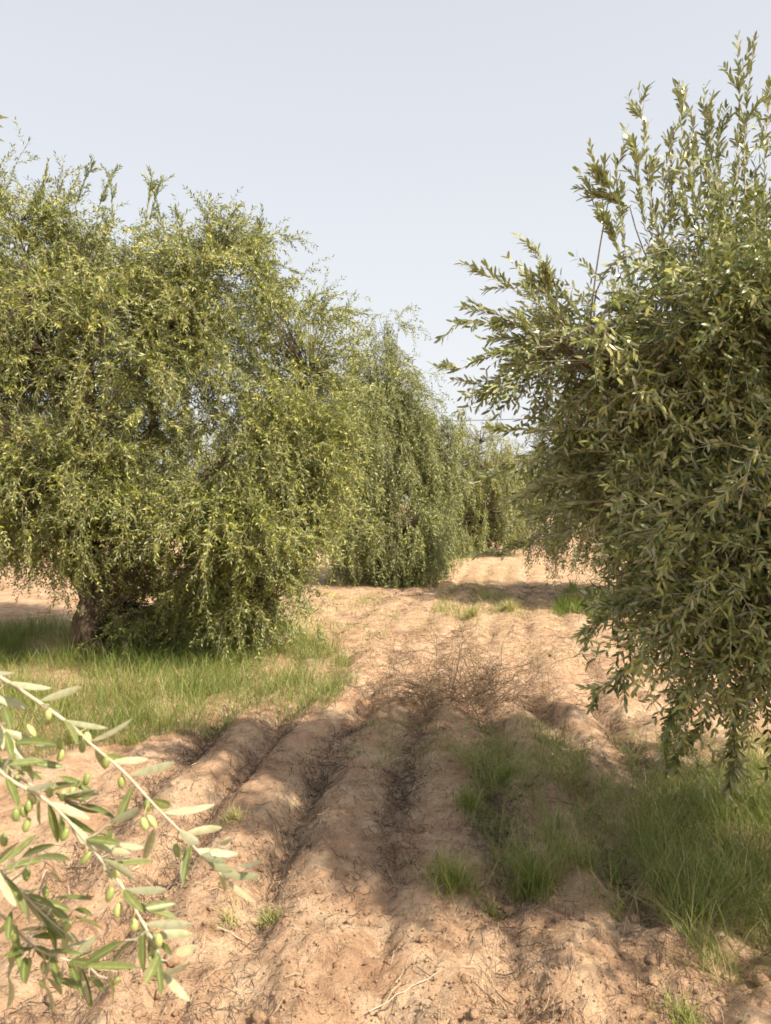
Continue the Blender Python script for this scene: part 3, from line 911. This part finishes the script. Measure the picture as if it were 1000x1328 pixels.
# ------------------------------------------------------------------ grass, straw, clods
def blades(x, y, h, w, dry, rg, lean=.5, bend=.6):
    n = len(x)
    B = np.stack([x, y, height(x, y) - .01], 1)
    az = rg.uniform(0, 6.283, n)
    d = np.stack([np.cos(az), np.sin(az), np.zeros(n)], 1)
    l = np.abs(rg.normal(0, lean, n))[:, None]
    k = 4
    D = unit(d * l + [0, 0, 1])
    P = np.empty((n, k, 3))
    P[:, 0] = B
    bd = rg.uniform(.1, bend, n)[:, None]
    for i in range(1, k):
        P[:, i] = P[:, i - 1] + D * (h / (k - 1))[:, None]
        D = unit(D + d * bd + [0, 0, -.12])
    sa = az + 1.57 + rg.normal(0, .5, n)
    S = np.stack([np.cos(sa), np.sin(sa), np.zeros(n)], 1)
    ws = np.array([.8, 1, .7])
    V = np.empty((n, 7, 3))
    for i in range(3):
        V[:, i * 2] = P[:, i] + S * (w * ws[i] / 2)[:, None]
        V[:, i * 2 + 1] = P[:, i] - S * (w * ws[i] / 2)[:, None]
    V[:, 6] = P[:, 3]
    off = (np.arange(n) * 7)[:, None]
    f4 = np.concatenate([np.array([[0, 1, 3, 2]]) + off, np.array([[2, 3, 5, 4]]) + off])
    f3 = np.array([[4, 5, 6]]) + off
    rnd = np.concatenate([dry, dry, dry])
    return V.reshape(-1, 3), [f4, f3], rnd


def patch_points(poly, n, rg, clump=.12, per=18):
    """points clumped inside a closed outline given in ground metres"""
    poly = np.array(poly, float)
    lo, hi = poly.min(0), poly.max(0)
    out = []
    while sum(len(o) for o in out) < n:
        c = rg.uniform(lo, hi, (max(64, n // per), 2))
        m = fbm(c[:, 0] * 2.2, c[:, 1] * 2.2, 90) > rg.uniform(.28, .58, len(c))
        c = c[m]
        p = np.repeat(c, per, 0) + rg.normal(0, clump, (len(c) * per, 2)) * rg.uniform(.2, 1, (len(c) * per, 1))
        x, y = p.T
        ins = np.zeros(len(p), bool)
        for a, b in zip(poly, np.roll(poly, -1, 0)):
            cond = ((a[1] > y) != (b[1] > y)) & (x < (b[0] - a[0]) * (y - a[1]) / (b[1] - a[1] + 1e-12) + a[0])
            ins ^= cond
        out.append(p[ins])
    return np.concatenate(out)[:n]


def gp(px, py):
    d = CAM_H * F / (py - HOR)
    return ((px - 500) * d / F, d)


def grass(poly, n, h, w, dry, seed, label, clump=.12, lean=.5, bend=.55, per=18):
    rg = np.random.default_rng(seed)
    p = patch_points(poly, n, rg, clump, per)
    hh = h * rg.uniform(.45, 1.25, n) * (.55 + .9 * fbm(p[:, 0] * 1.1, p[:, 1] * 1.1, 33))
    dr = np.clip(rg.normal(dry, .2, n) + (fbm(p[:, 0] * 1.5, p[:, 1] * 1.5, 55) - .5) * .7 + (rg.random(n) < .15) * .45, 0, 1)
    v, f, r = blades(p[:, 0], p[:, 1], hh, w * rg.uniform(.7, 1.3, n), dr, rg, lean, bend)
    return link('grass', make_mesh('grass', v, f, {'rnd': r}, mats=[M_GRASS]), kind='stuff', label=label, category='grass')


grass([(-6.5, 9.5), (-6, 6.2), gp(0, 985), gp(150, 965), gp(330, 948), gp(430, 925), gp(465, 895), gp(450, 850), gp(370, 805), gp(280, 790), (-3.6, 10.2)],
      38000, .28, .003, .24, 21, 'lush green grass around the thick forked olive trunk', .16, .6, .6)
grass([gp(590, 985), gp(700, 965), gp(830, 955), gp(1060, 960), (2.9, 3.2), (2.2, 2.4), gp(1010, 1330), gp(950, 1290), gp(860, 1215), gp(760, 1190), gp(660, 1150), gp(600, 1060)],
      12000, .22, .0022, .46, 22, 'tall green grass under the fruiting olive tree', .055, .75, .8, 40)
grass([gp(800, 1060), gp(900, 990), gp(1060, 990), (2.4, 2.6), gp(1010, 1310), gp(930, 1260), gp(850, 1190)], 14000, .26, .0024, .42, 23,
      'dense bright grass clump below the drooping fruiting boughs', .08, .7, .8, 30)
grass([gp(425, 760), gp(560, 752), gp(620, 722), gp(640, 705), gp(590, 697), gp(540, 700), gp(420, 725)], 7000, .2, .009, .62, 24,
      'yellowish grass at the foot of the second weeping olive tree', .25, .4, .5)
grass([gp(560, 800), gp(680, 805), gp(680, 780), gp(620, 755), gp(570, 765)], 1500, .16, .006, .78, 25, 'sparse straw-yellow grass on the sunlit ridges of the path', .16, .5, .6)
grass([gp(715, 795), gp(800, 800), gp(830, 770), gp(740, 760)], 2500, .24, .007, .3, 26, 'green grass strip shaded by the dark olive tree', .2, .4, .5)
grass([gp(380, 850), gp(470, 850), gp(520, 800), gp(520, 770), gp(410, 765), gp(370, 800)], 1800, .12, .006, .8, 27, 'thin dry grass beside the thick-trunked olive tree', .2, .6, .7)
grass([gp(440, 850), gp(760, 870), gp(770, 780), gp(700, 730), gp(640, 730), gp(520, 775)], 6000, .10, .0035, .9, 29, 'scattered dead grass on the open ridges beyond the dry bush', .2, .9, .8, 9)
grass([gp(430, 985), gp(480, 940), gp(540, 930), gp(700, 940), gp(760, 1000), gp(560, 1010)], 1500, .09, .0035, .6, 28, 'short weedy grass in the shaded furrows by the dry bush', .08, .7, .7)


def tuft(px, py, n, h, spread, dry, seed, label, w=.003, lean=.55):
    rg = np.random.default_rng(seed)
    x0, y0 = gp(px, py)
    a, r = rg.uniform(0, 6.283, n), np.abs(rg.normal(0, spread, n))
    x, y = x0 + r * np.cos(a), y0 + r * np.sin(a)
    v, f, rr = blades(x, y, h * rg.uniform(.4, 1.2, n), w * rg.uniform(.7, 1.3, n), np.clip(rg.normal(dry, .15, n), 0, 1), rg, lean, .6)
    z = gz(x0, y0)
    v = v - [x0, y0, z]
    o = link('grass_tuft', make_mesh('grass_tuft', v, f, {'rnd': rr}, mats=[M_GRASS]), label=label, category='grass tuft', group='grass tufts on the ploughed path')
    o.location = (x0, y0, z)


tuft(588, 1155, 420, .17, .06, .62, 31, 'yellow-green grass tuft on the ridge edge between sun and shade')
tuft(690, 1150, 300, .20, .055, .5, 32, 'thin yellow-green tuft at the border of the tall grass')
tuft(612, 1050, 260, .17, .06, .5, 33, 'grey-green weedy tuft inside a shaded furrow')
tuft(655, 1010, 150, .16, .04, .45, 34, 'slim green tuft in shade between two furrows')
tuft(348, 1180, 130, .09, .03, .6, 35, 'tiny green tuft on bare sand beside the tip of the near branch')
tuft(300, 1075, 160, .10, .05, .85, 36, 'dry straw tuft on the shaded ridge above the branch tip')
tuft(295, 1200, 160, .07, .05, .95, 37, 'pale dead tuft on sand below the near branch')
tuft(168, 962, 200, .11, .05, .55, 38, 'small grey-green weed at the edge of the lush grass')
tuft(660, 790, 300, .24, .07, .85, 39, 'upright straw-yellow tuft on a sunlit ridge far along the path', .006)
tuft(610, 800, 260, .20, .06, .85, 40, 'low straw-yellow tuft behind the dry bush', .006)
tuft(890, 1310, 200, .10, .05, .6, 41, 'sprawling yellow-green weed at the end of the tall grass')
tuft(640, 1170, 120, .10, .05, .85, 42, 'flattened straw tuft on the dark soil beside the ridge')


def flat_straws(n, seed):
    rg = np.random.default_rng(seed)
    y = 2.0 + 13 * rg.random(n * 5) ** 1.5
    x = xc(y) + rg.uniform(-1.7, 1.9, n * 5)
    d, u = furrow_d(x, y)
    p = np.exp(-(d / .10) ** 2) * np.clip(fbm(x * 1.9, y * 1.0, 12) * 3 - .6, .1, 1) * (.10 + .90 * np.exp(-((y - 4.4) / 1.6) ** 2)) + .08 * (fbm(x * 2.4, y * 2.4, 66) > .56) + .012
    k = rg.random(len(x)) < p
    x, y = x[k][:n], y[k][:n]
    n = len(x)
    az = rg.normal(1.4, .9, n)
    L = rg.uniform(.012, .075, n) * (1 + y * .05)
    w = rg.uniform(.00025, .0007, n) * (1 + y * .16)
    z = height(x, y)
    t = np.array([-.5, 0, .5])
    curl = rg.normal(0, .10, n)
    P = np.stack([x[:, None] + np.cos(az)[:, None] * L[:, None] * t + (curl * L)[:, None] * (t ** 2) * -np.sin(az)[:, None],
                  y[:, None] + np.sin(az)[:, None] * L[:, None] * t + (curl * L)[:, None] * (t ** 2) * np.cos(az)[:, None],
                  np.zeros((n, 3))], -1)
    P[..., 2] = height(P[..., 0], P[..., 1]) + .004 + rg.uniform(0, .02, (n, 1)) ** 1 + rg.normal(0, .012, (n, 3)).clip(-.004, .03)
    U = np.stack([-np.sin(az), np.cos(az), rg.normal(0, .8, n)], 1) * w[:, None] * 1.2
    v = np.stack([P + U[:, None], P - U[:, None]], 2).reshape(-1, 3)          # flattened stems
    o6 = (np.arange(n) * 6)[:, None]
    q = np.concatenate([np.array([[0, 1, 3, 2]]) + o6, np.array([[2, 3, 5, 4]]) + o6])
    rnd = np.tile(np.clip(rg.normal(.42, .3, n) - .25 * np.exp(-(d[k][:n] / .06) ** 2), 0, 1), 2)
    link('straw_litter', make_mesh('straw_litter', v, [q], {'rnd': rnd}, mats=[M_STRAW]), kind='stuff',
         label='dry stems and straw lying in the furrows', category='straw')


flat_straws(44000, 50)


def clod_mesh(seed, squash=.65):
    rg = np.random.default_rng(seed)
    o = np.array([[1, 0, 0], [0, 1, 0], [-1, 0, 0], [0, -1, 0], [0, 0, 1], [0, 0, -1]], float)
    tri = [(0, 1, 4), (1, 2, 4), (2, 3, 4), (3, 0, 4), (1, 0, 5), (2, 1, 5), (3, 2, 5), (0, 3, 5)]
    vs_, cache, out = [tuple(p) for p in o], {}, []

    def mid(a, b):
        k = (min(a, b), max(a, b))
        if k not in cache:
            m = unit(np.array(vs_[a]) + np.array(vs_[b]))
            vs_.append(tuple(m))
            cache[k] = len(vs_) - 1
        return cache[k]
    for a, b, c in tri:
        ab, bc, ca = mid(a, b), mid(b, c), mid(c, a)
        out += [(a, ab, ca), (ab, b, bc), (ca, bc, c), (ab, bc, ca)]
    v = np.array(vs_) * rg.uniform(.68, 1.2, (len(vs_), 1)) * [rg.uniform(.8, 1.3), 1, squash]
    return v, np.array(out)


def clods():
    rg = np.random.default_rng(60)
    mes = []
    for i in range(6):
        v, f = clod_mesh(i)
        mes.append(make_mesh('clod', v, [f], smooth=False, mats=[M_SOIL]))
    n = 0
    while n < 260:
        y = 2.3 + 3.2 * rg.random() ** 1.6
        x = float(xc(y)) + rg.uniform(-1.3, 1.3)
        if abs(x) > .55 * y:
            continue
        o = link('clod', mes[rg.integers(6)], ground)
        s = rg.uniform(.007, .02) * (1 + (rg.random() < .12) * .7)
        o.location = (x, y, gz(x, y) + s * .25)
        o.scale = (s, s, s)
        o.rotation_euler = (rg.normal(0, .3), rg.normal(0, .3), rg.uniform(0, 6.28))
        n += 1
    # crumbs too small to pick apart
    m = 26000
    y = 2.0 + 8 * rg.random(m) ** 1.8
    x = xc(y) + rg.normal(0, 1.1, m)
    k = fbm(x * 3, y * 3, 81) > rg.uniform(.35, .6, m)
    x, y = x[k], y[k]
    m = len(x)
    s = rg.uniform(.002, .007, m) * (1 + y * .08)
    v0, f0 = np.array([[1, 0, 0], [0, 1, 0], [-1, 0, 0], [0, -1, 0], [0, 0, .8], [0, 0, -.8]], float), np.array([(0, 1, 4), (1, 2, 4), (2, 3, 4), (3, 0, 4), (1, 0, 5), (2, 1, 5), (3, 2, 5), (0, 3, 5)])
    v = v0[None] * s[:, None, None] * rg.uniform(.6, 1.3, (m, 6, 1))
    v = v + np.stack([x, y, height(x, y) + s * .2], 1)[:, None]
    f = (f0[None] + (np.arange(m) * 6)[:, None, None]).reshape(-1, 3)
    link('crumbs', make_mesh('crumbs', v.reshape(-1, 3), [f], mats=[M_SOIL]), ground, kind='stuff')


clods()


# ------------------------------------------------------------------ dry bush and fallen sticks
def dry_bush():
    rg = np.random.default_rng(91)
    x0, y0 = gp(605, 915)
    root = empty('dry_bush', (x0, y0, gz(x0, y0)), 'leafless brown dry bush of tangled twigs lying on the ploughed path', 'bush')
    n = 70
    a = rg.uniform(0, 6.283, n)
    d = np.stack([np.cos(a), np.sin(a) * .7, rg.uniform(.4, 1.7, n)], 1)
    st = np.stack([rg.normal(-.08, .2, n), rg.normal(0, .1, n), np.full(n, -.01)], 1)
    main = grow(st, d, rg.uniform(.55, 1.1, n), 14, .5, .12, rg)
    main[..., 2] = np.maximum(main[..., 2], -.02)
    v, q = tubes(main, np.linspace(.0042, .0014, 14)[None].repeat(n, 0), 4)
    link('stems', make_mesh('stems', v, [q], mats=[M_DRY]), root, kind='stuff')
    k = 10
    ka = rg.integers(2, 13, (n, k))
    sp = main[np.arange(n)[:, None], ka].reshape(-1, 3)
    sd = unit(rg.normal(0, 1, sp.shape)) + unit(sp) * .5
    s1 = grow(sp, sd, rg.uniform(.10, .30, len(sp)), 7, .3, .22, rg)
    s1[..., 2] = np.maximum(s1[..., 2], -.01)
    ka = rg.integers(1, 7, (len(s1), 3))
    sp2 = s1[np.arange(len(s1))[:, None], ka].reshape(-1, 3)
    s2 = grow(sp2, unit(rg.normal(0, 1, sp2.shape)), rg.uniform(.03, .11, len(sp2)), 4, .2, .25, rg)
    v1, q1 = tubes(s1, np.linspace(.0024, .0013, 7)[None].repeat(len(s1), 0), 3)
    v2, q2 = tubes(s2, np.linspace(.0014, .001, 4)[None].repeat(len(s2), 0), 3)
    link('twigs', make_mesh('twigs', np.concatenate([v1, v2]), [np.concatenate([q1, q2 + len(v1)])], mats=[M_DRY]), root, kind='stuff')


dry_bush()


def stick(p, r, label, mat, seed):
    rg = np.random.default_rng(seed)
    pts = [gp(*q) for q in p]
    P = smooth_path([np.array([x, y, gz(x, y) + .02]) for x, y in pts], 14)
    P[:, 2] = height(P[:, 0], P[:, 1]) * .4 + P[:, 2] * .6 + .004
    P += rg.normal(0, .0025, P.shape)
    o0 = P[0].copy()
    v, q = tubes((P - o0)[None], np.linspace(r, r * .5, 14)[None], 6)
    o = link('dry_stick', make_mesh('dry_stick', v, [q], smooth=True, mats=[mat]), label=label, category='stick', group='dry sticks lying on the soil')
    o.location = o0


stick([(478, 1316), (540, 1290), (620, 1255)], .0024, 'long pale straw stalk lying across the sunlit ridge', M_SHOOT, 1)
stick([(280, 1213), (320, 1222), (352, 1238)], .003, 'short pale stick on sand below the near branch tip', M_SHOOT, 2)
stick([(714, 852), (721, 836)], .012, 'short dark stick upright on the far side of the dry bush', M_DRY, 3)
stick([(360, 1130), (368, 1150), (374, 1165)], .0035, 'thin grey stick beside the shaded furrow', M_TWIG, 4)

# ------------------------------------------------------------------ power line far behind the trees
for x in (-10.0, 24.0):
    h = 8.9
    lab = 'wooden pole behind the weeping trees carrying the thin wire' if x < 0 else 'wooden pole behind the fruiting tree carrying the thin wire'
    root = empty('utility_pole', (x, 62, gz(x, 62)), lab, 'utility pole', 'utility poles of the power line')
    P = np.linspace([0, 0, -.3], [0, 0, h], 6)
    link('post', limb_mesh(P, .14, .09, 'post', 10, M_POLE), root)
    P = np.linspace([-.05, -.14, h - .3], [-.05, .9, h - .3], 4)
    v, q = tubes(P[None], np.full((1, 4), .05), 6)
    link('crossarm', make_mesh('crossarm', v, [q], mats=[M_POLE]), root)
t = np.linspace(-10, 24, 30)
P = np.stack([t, np.full(30, 62.0), 8.62 + ((t - 7) / 17) ** 2 * .55 - .55 + .02 * (t - 7)], 1)
v, q = tubes(P[None], np.full((1, 30), .03), 5)
m, tt, bb, _ = new_mat('wire_metal')
nn = tt.nodes.new('ShaderNodeTexNoise')
tt.links.new(ramp(tt, nn.outputs['Fac'], [(.3, (.05, .05, .05)), (.7, (.09, .09, .09))]), bb.inputs['Base Color'])
link('power_line', make_mesh('power_line', v, [q], mats=[m]), label='thin dark wire strung across the pale sky above the path', category='wire')
